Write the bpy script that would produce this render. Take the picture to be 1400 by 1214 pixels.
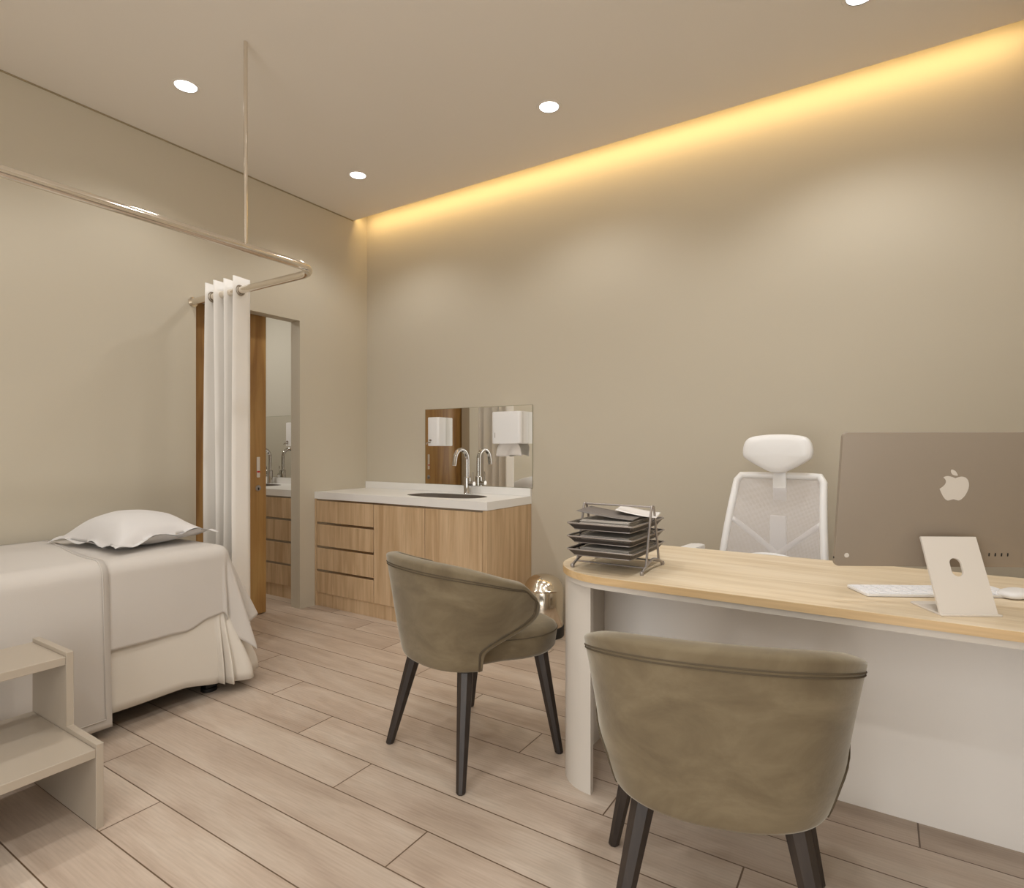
import bpy, bmesh, math, random
from mathutils import Vector, Matrix, noise
R = math.radians
random.seed(7)
sc = bpy.context.scene
for o in list(bpy.data.objects):
    bpy.data.objects.remove(o)

# ------------------------------------------------------------------ camera
CAMX, CAMY, CAMZ, YAW, FPX = 3.592, -3.414, 1.18, 32.5, 797.0
cd = bpy.data.cameras.new('camera')
cam = bpy.data.objects.new('camera', cd)
sc.collection.objects.link(cam)
cam.location = (CAMX, CAMY, CAMZ)
cam.rotation_euler = (R(90), 0, R(YAW))
cd.sensor_width = 36
cd.lens = 36 * FPX / 1400
cd.shift_y = 4.5 / 1400
cd.clip_start = 0.02
sc.camera = cam

# ------------------------------------------------------------------ world, exposure, lights
w = bpy.data.worlds.new('world'); sc.world = w; w.use_nodes = True
w.node_tree.nodes['Background'].inputs[0].default_value = (1, .93, .84, 1)
w.node_tree.nodes['Background'].inputs[1].default_value = .5
sc.view_settings.view_transform = 'Standard'
sc.view_settings.look = 'None'
sc.view_settings.gamma = 1
sc.view_settings.use_curve_mapping = False
sc.view_settings.exposure = 0.0

DOWN_W = 21          # watts per downlight
STRIP_W = 7.2         # watts of the cove strip
FRONT_FILL_W = 42          # watts of the fill added behind the camera
SIDE_W = 6
BATH_W = 17
ROOM_X, ROOM_Y, H = 4.17, -4.80, 3.0

def light(name, kind, loc, rot, energy, color, **kw):
    ld = bpy.data.lights.new(name, kind)
    ld.energy = energy; ld.color = color
    for k, v in kw.items(): setattr(ld, k, v)
    o = bpy.data.objects.new(name, ld)
    o.location = loc; o.rotation_euler = rot
    sc.collection.objects.link(o)
    return o

# unseen fill added behind the camera to brighten surfaces facing it
light('front_fill', 'AREA', (3.15, ROOM_Y + .03, 1.30), (R(90), 0, 0), FRONT_FILL_W, (.96, .98, 1),
      shape='RECTANGLE', size=1.5, size_y=2.3)
# second added fill at the right wall, beside and behind the camera
light('side_fill', 'AREA', (ROOM_X - .03, -4.0, 1.30), (R(90), 0, R(90)), SIDE_W, (.96, .98, 1),
      shape='RECTANGLE', size=1.2, size_y=2.3)

# ------------------------------------------------------------------ helpers
def link(o, parent=None):
    sc.collection.objects.link(o)
    if parent is not None: o.parent = parent
    return o

def finish(name, bm, mat, parent=None, smooth=True, angle=35, subsurf=0, solid=0, solid_off=0, loc=None, rot=None):
    bmesh.ops.recalc_face_normals(bm, faces=bm.faces)
    me = bpy.data.meshes.new(name)
    bm.to_mesh(me); bm.free()
    mats = mat if isinstance(mat, (list, tuple)) else [mat]
    for m in mats: me.materials.append(m)
    if smooth:
        me.polygons.foreach_set('use_smooth', [True] * len(me.polygons))
        if not subsurf: me.set_sharp_from_angle(angle=R(angle))
    o = bpy.data.objects.new(name, me)
    if solid:
        s = o.modifiers.new('solid', 'SOLIDIFY'); s.thickness = solid; s.offset = solid_off
    if subsurf:
        s = o.modifiers.new('sub', 'SUBSURF'); s.levels = subsurf; s.render_levels = subsurf
    link(o, parent)
    if loc: o.location = loc
    if rot: o.rotation_euler = rot
    return o

def tag(o, label=None, cat=None, group=None, kind=None):
    if label: o['label'] = label
    if cat: o['category'] = cat
    if group: o['group'] = group
    if kind: o['kind'] = kind
    return o

def thing(name, label, cat, loc=(0, 0, 0), rz=0, group=None):
    o = bpy.data.objects.new(name, None)
    o.empty_display_size = .1
    o.location = loc; o.rotation_euler = (0, 0, rz)
    sc.collection.objects.link(o)
    return tag(o, label, cat, group)

def copy_tree(o, parent=None):
    c = o.copy(); sc.collection.objects.link(c)
    if parent is not None: c.parent = parent
    for ch in [k for k in bpy.data.objects if k.parent == o]:
        copy_tree(ch, c)
    return c

def bx(bm, x0, x1, y0, y1, z0, z1, bev=0, seg=2, mi=0):
    x0, x1 = min(x0, x1), max(x0, x1); y0, y1 = min(y0, y1), max(y0, y1); z0, z1 = min(z0, z1), max(z0, z1)
    vs = [bm.verts.new(p) for p in [(x0, y0, z0), (x1, y0, z0), (x1, y1, z0), (x0, y1, z0),
                                    (x0, y0, z1), (x1, y0, z1), (x1, y1, z1), (x0, y1, z1)]]
    fs = [bm.faces.new([vs[i] for i in q]) for q in
          [(0, 3, 2, 1), (4, 5, 6, 7), (0, 1, 5, 4), (1, 2, 6, 5), (2, 3, 7, 6), (3, 0, 4, 7)]]
    for f in fs: f.material_index = mi
    if bev:
        es = list({e for f in fs for e in f.edges})
        bmesh.ops.bevel(bm, geom=es, offset=bev, segments=seg, profile=.5, affect='EDGES')

def box(name, x0, x1, y0, y1, z0, z1, mat, parent=None, bev=0, seg=2, **kw):
    bm = bmesh.new(); bx(bm, x0, x1, y0, y1, z0, z1, bev, seg)
    return finish(name, bm, mat, parent, **kw)

def loft(bm, rings, closed=True, cap=True, closed_v=False, mi=0):
    V = [[bm.verts.new(p) for p in r] for r in rings]
    n = len(V[0]); m = len(V)
    fs = []
    for i in range(m if closed_v else m - 1):
        a, b = V[i], V[(i + 1) % m]
        for j in range(n if closed else n - 1):
            k = (j + 1) % n
            try: fs.append(bm.faces.new((a[j], a[k], b[k], b[j])))
            except ValueError: pass
    if cap and closed and not closed_v:
        fs.append(bm.faces.new(V[0][::-1])); fs.append(bm.faces.new(V[-1]))
    for f in fs: f.material_index = mi
    return V

def grid(bm, fn, nu, nv, mi=0):
    return loft(bm, [[fn(i / nu, j / nv) for j in range(nv + 1)] for i in range(nu + 1)], closed=False, cap=False, mi=mi)

def tube(bm, pts, r, seg=10, closed=False, mi=0, cap=True):
    pts = [Vector(p) for p in pts]; n = len(pts)
    rr = r if isinstance(r, (list, tuple)) else [r] * n
    tang = []
    for i in range(n):
        if closed: t = pts[(i + 1) % n] - pts[i - 1]
        else: t = pts[min(i + 1, n - 1)] - pts[max(i - 1, 0)]
        tang.append(t.normalized())
    up = Vector((0, 0, 1)) if abs(tang[0].z) < .9 else Vector((1, 0, 0))
    nrm = (up - tang[0] * up.dot(tang[0])).normalized()
    rings = []
    for i in range(n):
        t = tang[i]
        nrm = (nrm - t * nrm.dot(t)).normalized()
        b = t.cross(nrm)
        rings.append([tuple(pts[i] + (nrm * math.cos(a) + b * math.sin(a)) * rr[i])
                      for a in [2 * math.pi * k / seg for k in range(seg)]])
    loft(bm, rings, cap=cap, closed_v=closed, mi=mi)

def lathe(bm, prof, c=(0, 0), seg=32, mi=0, cap=True):
    rings = [[(c[0] + r * math.cos(a), c[1] + r * math.sin(a), z) for a in [2 * math.pi * k / seg for k in range(seg)]]
             for r, z in prof]
    loft(bm, rings, cap=cap, mi=mi)

def prism(bm, pts, z0, z1, bev=0, seg=2, mi=0):
    a = [bm.verts.new((p[0], p[1], z0)) for p in pts]
    b = [bm.verts.new((p[0], p[1], z1)) for p in pts]
    n = len(pts)
    fs = [bm.faces.new(a[::-1]), bm.faces.new(b)]
    for i in range(n):
        fs.append(bm.faces.new((a[i], a[(i + 1) % n], b[(i + 1) % n], b[i])))
    for f in fs: f.material_index = mi
    if bev:
        es = [e for f in fs[:2] for e in f.edges]
        bmesh.ops.bevel(bm, geom=es, offset=bev, segments=seg, profile=.5, affect='EDGES')

def rrect(x0, x1, y0, y1, r, n=6):
    r4 = r if isinstance(r, (list, tuple)) else [r] * 4
    out = []
    for (cx, cy, a0, rr) in ((x1 - r4[0], y1 - r4[0], 0, r4[0]), (x0 + r4[1], y1 - r4[1], 90, r4[1]),
                             (x0 + r4[2], y0 + r4[2], 180, r4[2]), (x1 - r4[3], y0 + r4[3], 270, r4[3])):
        for k in range(n + 1):
            a = R(a0 + 90 * k / n)
            out.append((cx + rr * math.cos(a), cy + rr * math.sin(a)))
    return out

def spline(pts, n=8, closed=False):
    P = [Vector(p) for p in pts]; out = []
    m = len(P)
    for i in range(m if closed else m - 1):
        if closed: p0, p1, p2, p3 = P[i - 1], P[i], P[(i + 1) % m], P[(i + 2) % m]
        else: p0, p1, p2, p3 = P[max(i - 1, 0)], P[i], P[i + 1], P[min(i + 2, m - 1)]
        for k in range(n):
            t = k / n
            out.append(.5 * ((2 * p1) + (-p0 + p2) * t + (2 * p0 - 5 * p1 + 4 * p2 - p3) * t * t + (-p0 + 3 * p1 - 3 * p2 + p3) * t ** 3))
    if not closed: out.append(P[-1])
    return out

def sm(a, b, t):
    t = max(0, min(1, (t - a) / (b - a))); return t * t * (3 - 2 * t)

# ------------------------------------------------------------------ materials
def rgb(r, g, b):      # display value 0..255 -> linear
    f = lambda c: (c / 255 / 12.92) if c / 255 <= .04045 else ((c / 255 + .055) / 1.055) ** 2.4
    return (f(r), f(g), f(b), 1)

def mat(name, col, rough=.5, metal=0, **kw):
    m = bpy.data.materials.new(name); m.use_nodes = True
    b = m.node_tree.nodes['Principled BSDF']
    b.inputs['Base Color'].default_value = col
    b.inputs['Roughness'].default_value = rough
    b.inputs['Metallic'].default_value = metal
    for k, v in kw.items(): b.inputs[k].default_value = v
    return m

class NT:
    def __init__(s, m): s.t = m.node_tree; s.b = s.t.nodes['Principled BSDF']
    def n(s, typ, **kw):
        nd = s.t.nodes.new(typ)
        for k, v in kw.items():
            if k.startswith('i_'):
                key = k[2:]; key = int(key) if key.isdigit() else key
                nd.inputs[key].default_value = v
            else: setattr(nd, k, v)
        return nd
    def l(s, a, ao, b, bi): s.t.links.new(a.outputs[ao], b.inputs[bi])
    def math(s, op, a, b=None, c=None):
        nd = s.t.nodes.new('ShaderNodeMath'); nd.operation = op
        for i, v in enumerate((a, b, c)):
            if v is None: continue
            if isinstance(v, (int, float)): nd.inputs[i].default_value = v
            else: s.t.links.new(v, nd.inputs[i])
        return nd.outputs[0]
    def ramp(s, src, stops):
        nd = s.t.nodes.new('ShaderNodeValToRGB')
        cr = nd.color_ramp
        while len(cr.elements) < len(stops): cr.elements.new(.5)
        for e, (p, c) in zip(cr.elements, stops): e.position = p; e.color = c
        s.t.links.new(src, nd.inputs[0]); return nd.outputs[0]
    def mix(s, fac, a, b, blend='MIX'):
        nd = s.t.nodes.new('ShaderNodeMix'); nd.data_type = 'RGBA'; nd.blend_type = blend
        for i, v in ((0, fac), (6, a), (7, b)):
            if isinstance(v, (int, float)): nd.inputs[i].default_value = v
            elif isinstance(v, tuple): nd.inputs[i].default_value = v
            else: s.t.links.new(v, nd.inputs[i])
        return nd.outputs[2]
    def bump(s, src, strength=.1, dist=.01):
        nd = s.t.nodes.new('ShaderNodeBump'); nd.inputs['Strength'].default_value = strength
        nd.inputs['Distance'].default_value = dist
        s.t.links.new(src, nd.inputs['Height']); s.t.links.new(nd.outputs[0], s.b.inputs['Normal'])

def paint(name, col, rough=.75):
    m = mat(name, col, rough); t = NT(m)
    tc = t.n('ShaderNodeTexCoord'); nz = t.n('ShaderNodeTexNoise', i_Scale=240.0, i_Detail=3.0)
    t.l(tc, 'Object', nz, 'Vector'); t.bump(nz.outputs['Fac'], .05, .002)
    return m

def wood(name, c0, c1, c2, axis='z', scale=1.0, rough=.45, fine=.35):
    """c0 dark, c1 middle, c2 light; grain runs along axis"""
    m = mat(name, c1, rough); t = NT(m)
    tc = t.n('ShaderNodeTexCoord'); oi = t.n('ShaderNodeObjectInfo')
    off = t.n('ShaderNodeVectorMath', operation='SCALE'); off.inputs[3].default_value = 7.0
    cx = t.n('ShaderNodeCombineXYZ')
    for i in range(3): t.l(oi, 'Random', cx, i)
    t.l(cx, 0, off, 0)
    add = t.n('ShaderNodeVectorMath', operation='ADD'); t.l(tc, 'Object', add, 0); t.l(off, 0, add, 1)
    k = {'x': (1.0, 14, 14), 'y': (14, 1.0, 14), 'z': (14, 14, 1.0)}[axis]
    mp = t.n('ShaderNodeMapping'); mp.inputs['Scale'].default_value = [v * scale for v in k]
    t.l(add, 0, mp, 0)
    n1 = t.n('ShaderNodeTexNoise', i_Scale=1.0, i_Detail=4.0, i_Roughness=.55, i_Distortion=.6); t.l(mp, 0, n1, 'Vector')
    mp2 = t.n('ShaderNodeMapping'); mp2.inputs['Scale'].default_value = [v * scale * (9 if v > 2 else 3) for v in k]
    t.l(add, 0, mp2, 0)
    n2 = t.n('ShaderNodeTexNoise', i_Scale=1.0, i_Detail=3.0, i_Roughness=.6); t.l(mp2, 0, n2, 'Vector')
    a = t.ramp(n1.outputs['Fac'], [(.3, c0), (.52, c1), (.72, c2)])
    b = t.ramp(n2.outputs['Fac'], [(.35, (.80, .79, .78, 1)), (.6, (1.08, 1.08, 1.08, 1))])
    t.t.links.new(t.mix(fine, a, t.mix(1.0, a, b, 'MULTIPLY')), t.b.inputs['Base Color'])
    t.bump(n2.outputs['Fac'], .08, .003)
    return m

M = {}
M['wall'] = paint('beige_wall_paint', rgb(199, 189, 170))
M['wall_grey'] = paint('bathroom_wall_paint', rgb(205, 200, 186))
M['ceiling'] = paint('ceiling_paint', rgb(231, 223, 212))
M['white'] = mat('white_lacquer', rgb(205, 197, 186), .3)
M['plastic'] = mat('white_plastic', rgb(240, 238, 236), .35)
M['stone'] = mat('white_quartz', rgb(238, 235, 230), .3)
M['steel'] = mat('chrome', rgb(200, 198, 196), .07, 1)
M['brushed'] = mat('brushed_steel', rgb(170, 160, 148), .32, 1)
M['basin'] = mat('grey_basin', rgb(112, 102, 91), .6)
M['black'] = mat('black_plastic', rgb(22, 21, 20), .5)
M['dark_gap'] = mat('dark_track', rgb(58, 44, 30), .6)
M['metal_dark'] = mat('grey_metal', rgb(160, 152, 146), .36, .6)
M['gold'] = mat('champagne_steel', rgb(222, 212, 196), .16, 1)
M['mirror'] = mat('mirror_glass', (.9, .9, .87, 1), .01, 1)
M['mirror_edge'] = mat('mirror_edge', rgb(150, 146, 122), .2)
M['rod'] = mat('polished_rod', rgb(226, 217, 203), .1, .85)
M['oak'] = wood('cabinet_oak', rgb(184, 152, 114), rgb(203, 173, 136), rgb(216, 188, 152), 'z', 1.7)
M['oak_h'] = wood('desk_oak', rgb(204, 180, 144), rgb(224, 205, 175), rgb(234, 218, 192), 'x', 1.1)
M['oak_h_shaded'] = wood('desk_oak_shaded', rgb(176, 142, 96), rgb(200, 168, 122), rgb(212, 182, 138), 'x', 1.1)  # same desk oak, toned darker because the top catches more light
M['door_wood'] = wood('door_oak', rgb(138, 98, 52), rgb(168, 128, 74), rgb(182, 146, 90), 'z', .9)
M['leg'] = wood('dark_leg_wood', rgb(34, 27, 23), rgb(46, 38, 33), rgb(58, 48, 41), 'z', 1.5)
M['laminate'] = mat('taupe_laminate', rgb(170, 157, 140), .4)
M['imac'] = mat('warm_aluminium', rgb(154, 141, 126), .45, .1)
M['stand'] = mat('pale_aluminium', rgb(220, 212, 202), .35, .05)
M['screen'] = mat('screen_glass', rgb(12, 12, 14), .08)
M['red'] = mat('red_mark', rgb(190, 20, 20), .4)
M['tyre'] = mat('dark_rubber', rgb(14, 13, 12), .6)

def emis(name, col, s):
    m = bpy.data.materials.new(name); m.use_nodes = True; nt = m.node_tree
    nt.nodes.remove(nt.nodes['Principled BSDF'])
    e = nt.nodes.new('ShaderNodeEmission'); e.inputs[0].default_value = col; e.inputs[1].default_value = s
    nt.links.new(e.outputs[0], nt.nodes['Material Output'].inputs[0]); return m
M['lamp'] = emis('lamp_diffuser', (1, .97, .92, 1), 6)
M['strip'] = emis('led_strip', (1, .74, .3, 1), 5)

def cloth(name, col, rough=.85, wr=.25, sc_=5.0, sheen=.2):
    m = mat(name, col, rough); t = NT(m)
    t.b.inputs['Sheen Weight'].default_value = sheen
    tc = t.n('ShaderNodeTexCoord'); n1 = t.n('ShaderNodeTexNoise', i_Scale=sc_, i_Detail=3.0)
    n2 = t.n('ShaderNodeTexNoise', i_Scale=500.0, i_Detail=1.0)
    t.l(tc, 'Object', n1, 'Vector'); t.l(tc, 'Object', n2, 'Vector')
    t.bump(t.math('ADD', t.math('MULTIPLY', n1.outputs['Fac'], wr), t.math('MULTIPLY', n2.outputs['Fac'], .02)), .35, .03)
    return m
M['sheet'] = cloth('white_cotton', rgb(198, 190, 181))
M['blanket'] = cloth('white_bedspread', rgb(198, 190, 181), sc_=3)
M['skirt'] = cloth('bed_skirt_cotton', rgb(212, 203, 190), sc_=4)
M['pillow'] = cloth('pillow_cotton', rgb(212, 207, 203), sc_=7)
M['curtain'] = cloth('curtain_fabric', rgb(240, 235, 228), wr=.1)
M['curtain'].node_tree.nodes['Principled BSDF'].inputs['Sheen Weight'].default_value = .05
M['paper'] = mat('paper', rgb(226, 220, 214), .8)
M['paper_grey'] = mat('paper_edges', rgb(188, 180, 170), .8)
M['folder'] = mat('grey_folder', rgb(112, 104, 98), .6)

def velvet():
    m = mat('taupe_velvet', rgb(154, 142, 118), .8); t = NT(m)
    tc = t.n('ShaderNodeTexCoord')
    mp = t.n('ShaderNodeMapping'); mp.inputs['Scale'].default_value = (1, 1, 1.6); t.l(tc, 'Object', mp, 0)
    n1 = t.n('ShaderNodeTexNoise', i_Scale=5.0, i_Detail=6.0, i_Roughness=.6, i_Distortion=.5); t.l(mp, 0, n1, 'Vector')
    c = t.ramp(n1.outputs['Fac'], [(.32, rgb(95, 81, 59)), (.5, rgb(108, 94, 70)), (.72, rgb(126, 112, 87))])
    t.t.links.new(c, t.b.inputs['Base Color'])
    t.b.inputs['Sheen Weight'].default_value = .5
    t.b.inputs['Sheen Roughness'].default_value = .4
    t.b.inputs['Sheen Tint'].default_value = (.95, .92, .82, 1)
    t.bump(n1.outputs['Fac'], .15, .02)
    return m
M['velvet'] = velvet()
M['seam'] = mat('velvet_seam', rgb(84, 72, 54), .85)

def mesh_fabric():
    m = mat('white_mesh', rgb(222, 216, 214), .7); t = NT(m)
    tc = t.n('ShaderNodeTexCoord'); mp = t.n('ShaderNodeMapping'); mp.inputs['Scale'].default_value = (1, 1, 1)
    t.l(tc, 'Object', mp, 0)
    sx = t.n('ShaderNodeSeparateXYZ'); t.l(mp, 0, sx, 0)
    a = t.math('FRACT', t.math('MULTIPLY', sx.outputs[0], 260)); b = t.math('FRACT', t.math('MULTIPLY', sx.outputs[2], 260))
    h = t.math('MULTIPLY', t.math('GREATER_THAN', a, .36), t.math('GREATER_THAN', b, .36))
    t.t.links.new(t.math('SUBTRACT', 1.0, h), t.b.inputs['Alpha'])
    return m
M['mesh'] = mesh_fabric()

def tray_mesh():
    m = mat('black_wire_mesh', rgb(84, 77, 72), .5, .4); t = NT(m)
    tc = t.n('ShaderNodeTexCoord'); sx = t.n('ShaderNodeSeparateXYZ'); t.l(tc, 'Object', sx, 0)
    s = t.math('ADD', sx.outputs[0], sx.outputs[2]); d = t.math('ADD', sx.outputs[1], sx.outputs[2])
    a = t.math('FRACT', t.math('MULTIPLY', s, 380)); b = t.math('FRACT', t.math('MULTIPLY', d, 380))
    h = t.math('MULTIPLY', t.math('GREATER_THAN', a, .62), t.math('GREATER_THAN', b, .62))
    t.t.links.new(t.math('SUBTRACT', 1.0, h), t.b.inputs['Alpha'])
    return m
M['tray'] = tray_mesh()

def floor_mat():
    m = mat('oak_look_tiles', rgb(190, 172, 148), .38); t = NT(m)
    tc = t.n('ShaderNodeTexCoord'); sx = t.n('ShaderNodeSeparateXYZ'); t.l(tc, 'Object', sx, 0)
    W, L = .181, 1.706
    v = t.math('DIVIDE', t.math('SUBTRACT', -1.5, sx.outputs[1]), W)
    row = t.math('FLOOR', v); fv = t.math('SUBTRACT', v, row)
    u = t.math('DIVIDE', t.math('SUBTRACT', t.math('SUBTRACT', sx.outputs[0], 1.127), t.math('MULTIPLY', row, .428)), L)
    col = t.math('FLOOR', u); fu = t.math('SUBTRACT', u, col)
    gv = t.math('MINIMUM', fv, t.math('SUBTRACT', 1.0, fv)); gu = t.math('MINIMUM', fu, t.math('SUBTRACT', 1.0, fu))
    g = t.math('MAXIMUM', t.math('LESS_THAN', gv, .0021 / W), t.math('LESS_THAN', gu, .0024 / L))
    cx = t.n('ShaderNodeCombineXYZ'); t.t.links.new(row, cx.inputs[0]); t.t.links.new(col, cx.inputs[1])
    wn = t.n('ShaderNodeTexWhiteNoise', noise_dimensions='3D'); t.l(cx, 0, wn, 'Vector')
    sc2 = t.n('ShaderNodeVectorMath', operation='SCALE'); sc2.inputs[3].default_value = 9.0; t.l(wn, 'Color', sc2, 0)
    ad = t.n('ShaderNodeVectorMath', operation='ADD'); t.l(tc, 'Object', ad, 0); t.l(sc2, 0, ad, 1)
    mp = t.n('ShaderNodeMapping'); mp.inputs['Scale'].default_value = (1.6, 9, 1); t.l(ad, 0, mp, 0)
    n1 = t.n('ShaderNodeTexNoise', i_Scale=1.0, i_Detail=4.0, i_Roughness=.5, i_Distortion=.8); t.l(mp, 0, n1, 'Vector')
    # growth rings
    wv = t.n('ShaderNodeTexWave', i_Scale=1.0, i_Distortion=5.0, i_Detail=2.0); wv.inputs['Detail Scale'].default_value = 1.2
    wv.bands_direction = 'Y'
    mp3 = t.n('ShaderNodeMapping'); mp3.inputs['Scale'].default_value = (1.3, 26, 1); t.l(ad, 0, mp3, 0); t.l(mp3, 0, wv, 'Vector')
    mp2 = t.n('ShaderNodeMapping'); mp2.inputs['Scale'].default_value = (12, 160, 1); t.l(ad, 0, mp2, 0)
    n2 = t.n('ShaderNodeTexNoise', i_Scale=1.0, i_Detail=2.0); t.l(mp2, 0, n2, 'Vector')
    c = t.ramp(n1.outputs['Fac'], [(.3, rgb(174, 154, 136)), (.5, rgb(188, 169, 151)), (.7, rgb(199, 183, 166))])
    c = t.mix(.22, c, t.mix(1.0, c, t.ramp(wv.outputs['Fac'], [(.0, (.82, .80, .78, 1)), (.6, (1.03, 1.03, 1.03, 1))]), 'MULTIPLY'))
    c = t.mix(.5, c, t.mix(1.0, c, t.ramp(n2.outputs['Fac'], [(.35, (.86, .85, .84, 1)), (.6, (1.03, 1.03, 1.03, 1))]), 'MULTIPLY'))
    hv = t.math('ADD', .955, t.math('MULTIPLY', wn.outputs['Value'], .09))
    cc = t.n('ShaderNodeCombineColor')
    for i in range(3): t.t.links.new(hv, cc.inputs[i])
    c = t.mix(1.0, c, cc.outputs[0], 'MULTIPLY')
    c = t.mix(g, c, rgb(98, 76, 56))
    t.t.links.new(c, t.b.inputs['Base Color'])
    t.bump(t.math('ADD', t.math('MULTIPLY', g, -1.0), t.math('MULTIPLY', n2.outputs['Fac'], .06)), .3, .002)
    return m
M['floor'] = floor_mat()

def struct(name, bm, m, parent=None, **kw):
    o = finish(name, bm, m, parent, **kw)
    if parent is None: tag(o, kind='structure')
    return o

# ------------------------------------------------------------------ room shell
T = .10
bm = bmesh.new(); bx(bm, -2.4, ROOM_X + .1, ROOM_Y - .1, .1, -.08, 0); struct('floor', bm, M['floor'], smooth=False)
bm = bmesh.new(); bx(bm, -T, ROOM_X + .1, ROOM_Y - .1, -.15, H, H + .02)          # thin ceiling, stops short of the back wall
bx(bm, 0, ROOM_X, -.40, -.38, H + .02, H + .16)                                    # closed end of the cove pocket
bx(bm, -T, ROOM_X + .1, -.40, .1, H + .16, H + .18)                                # lid of the pocket
struct('ceiling', bm, M['ceiling'], smooth=False)
bm = bmesh.new(); bx(bm, 0, ROOM_X + .1, 0, .1, 0, H + .16); struct('wall_back', bm, M['wall'], smooth=False)
DY0, DY1, DH = -1.42, -.658, 2.103
bm = bmesh.new()
bx(bm, -T, 0, ROOM_Y, DY0, 0, H + .0); bx(bm, -T, 0, DY1, .1, 0, H + .0); bx(bm, -T, 0, DY0, DY1, DH, H)
bx(bm, -T, 0, -.4, .1, H + .0, H + .16)
struct('wall_left', bm, M['wall'], smooth=False)
bm = bmesh.new(); bx(bm, ROOM_X, ROOM_X + .1, ROOM_Y, .0, 0, H + .16); struct('wall_right', bm, M['wall'], smooth=False)
bm = bmesh.new(); y_ = -4.0
for a in (-.64, .60): bx(bm, ROOM_X - .02, ROOM_X - .001, y_ + a, y_ + a + .04, .10, 2.50)
for z in (.10, 2.46): bx(bm, ROOM_X - .02, ROOM_X - .001, y_ - .64, y_ + .64, z, z + .04)
bx(bm, ROOM_X - .012, ROOM_X - .001, y_ - .6, y_ + .6, .14, 2.46, mi=1)
struct('added_window_2', bm, [M['white'], mat('frosted_pane', rgb(225, 222, 214), .5)], smooth=False)  # window invented to go with the side fill
bm = bmesh.new()
bx(bm, -T, ROOM_X + .1, ROOM_Y - .1, ROOM_Y, 0, .10); bx(bm, -T, ROOM_X + .1, ROOM_Y - .1, ROOM_Y, 2.58, H)
bx(bm, -T, .47, ROOM_Y - .1, ROOM_Y, .10, 2.58); bx(bm, 3.73, ROOM_X + .1, ROOM_Y - .1, ROOM_Y, .10, 2.58)
struct('wall_front', bm, M['wall'], smooth=False)
# frosted window invented behind the camera to go with the front fill
bm = bmesh.new()
for a in (.47, 1.53, 2.62, 3.69): bx(bm, a, a + .04, ROOM_Y - .07, ROOM_Y - .03, .10, 2.58)
for z in (.10, 2.54): bx(bm, .47, 3.73, ROOM_Y - .07, ROOM_Y - .03, z, z + .04)
wf = struct('added_window_1', bm, M['white'], smooth=False)
bm = bmesh.new(); bx(bm, .5, 3.7, ROOM_Y - .055, ROOM_Y - .05, .13, 2.55)
finish('pane', bm, mat('frosted_glass', rgb(225, 222, 214), .5), wf, smooth=False)

bm = bmesh.new(); bx(bm, .0005, .007, ROOM_Y + .01, -.152, H - .007, H - .0005); struct('corner_shade_strip', bm, mat('painted_corner_shade', rgb(160, 145, 116), .8), smooth=False)  # dark strip painting the shade where the ceiling meets the left wall
# the room beyond the sliding door
bm = bmesh.new(); bx(bm, -2.4, -T, 0, .1, 0, 2.7); struct('wall_far', bm, M['wall_grey'], smooth=False)
bm = bmesh.new(); bx(bm, -2.4, -2.3, -2.6, 0, 0, 2.7); struct('wall_bathroom_side', bm, M['wall_grey'], smooth=False)
bm = bmesh.new(); bx(bm, -2.4, -T, -2.7, -2.6, 0, 2.7); struct('wall_bathroom_end', bm, M['wall_grey'], smooth=False)
bm = bmesh.new(); bx(bm, -2.4, -T, -2.7, .1, 2.7, 2.8); struct('ceiling_bathroom', bm, M['ceiling'], smooth=False)
light('bathroom_fill', 'AREA', (-1.2, -1.0, 2.68), (0, 0, 0), BATH_W, (1, .96, .9), shape='DISK', size=.5)  # unseen fill added to light the room beyond the door

# sliding door hung on the far side of the left wall
bm = bmesh.new(); bx(bm, -.156, -.116, -1.80, -.853, .008, 2.14, .002, 1)
door = struct('door_1', bm, M['door_wood'])
bm = bmesh.new(); prism(bm, rrect(-.072, .072, -.0125, .0125, .004, 3), 0, .004, .001, 1)
hp = finish('flush_pull', bm, M['stand'], door, loc=(-.116, -.916, 1.04), rot=(R(90), 0, R(90)))
hp.rotation_euler = (0, R(90), 0)
bm = bmesh.new(); prism(bm, rrect(.026, .037, -.011, .011, .002, 2), .004, .0055)
finish('red_indicator', bm, M['red'], hp)['label'] = 'small red indicator on the pull'
bm = bmesh.new(); lathe(bm, [(.0, 0), (.021, 0), (.021, .003), (.017, .005), (.0, .005)], seg=20)
kh = finish('keyhole_plate', bm, M['metal_dark'], door, loc=(-.116, -.916, .893), rot=(0, R(90), 0))
bm = bmesh.new(); lathe(bm, [(.0, .004), (.005, .004), (.005, .0065), (.0, .0065)], seg=10); bx(bm, 0, .014, -.003, .003, .004, .0065)
finish('keyhole', bm, M['black'], kh)
bm = bmesh.new(); bx(bm, -.17, -.101, -1.95, -.30, 2.145, 2.185); struct('trim_1', bm, M['dark_gap'])   # door track

# ------------------------------------------------------------------ cove LED strip and downlights
st = thing('led_strip', 'warm glowing light strip laid along the ceiling edge above the plain back wall', 'led strip', (0, -.142, H + .02))
box('channel', .02, ROOM_X - .02, -.006, .014, 0, .010, M['metal_dark'], st)
box('diffuser', .02, ROOM_X - .02, .0145, .0165, .0, .010, M['strip'], st)
ls = light('strip_light', 'AREA', (ROOM_X / 2, .020, .010), (R(50), 0, 0), STRIP_W, (1, .68, .28), shape='RECTANGLE', size=ROOM_X - .06, size_y=.012)
ls.parent = st

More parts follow.
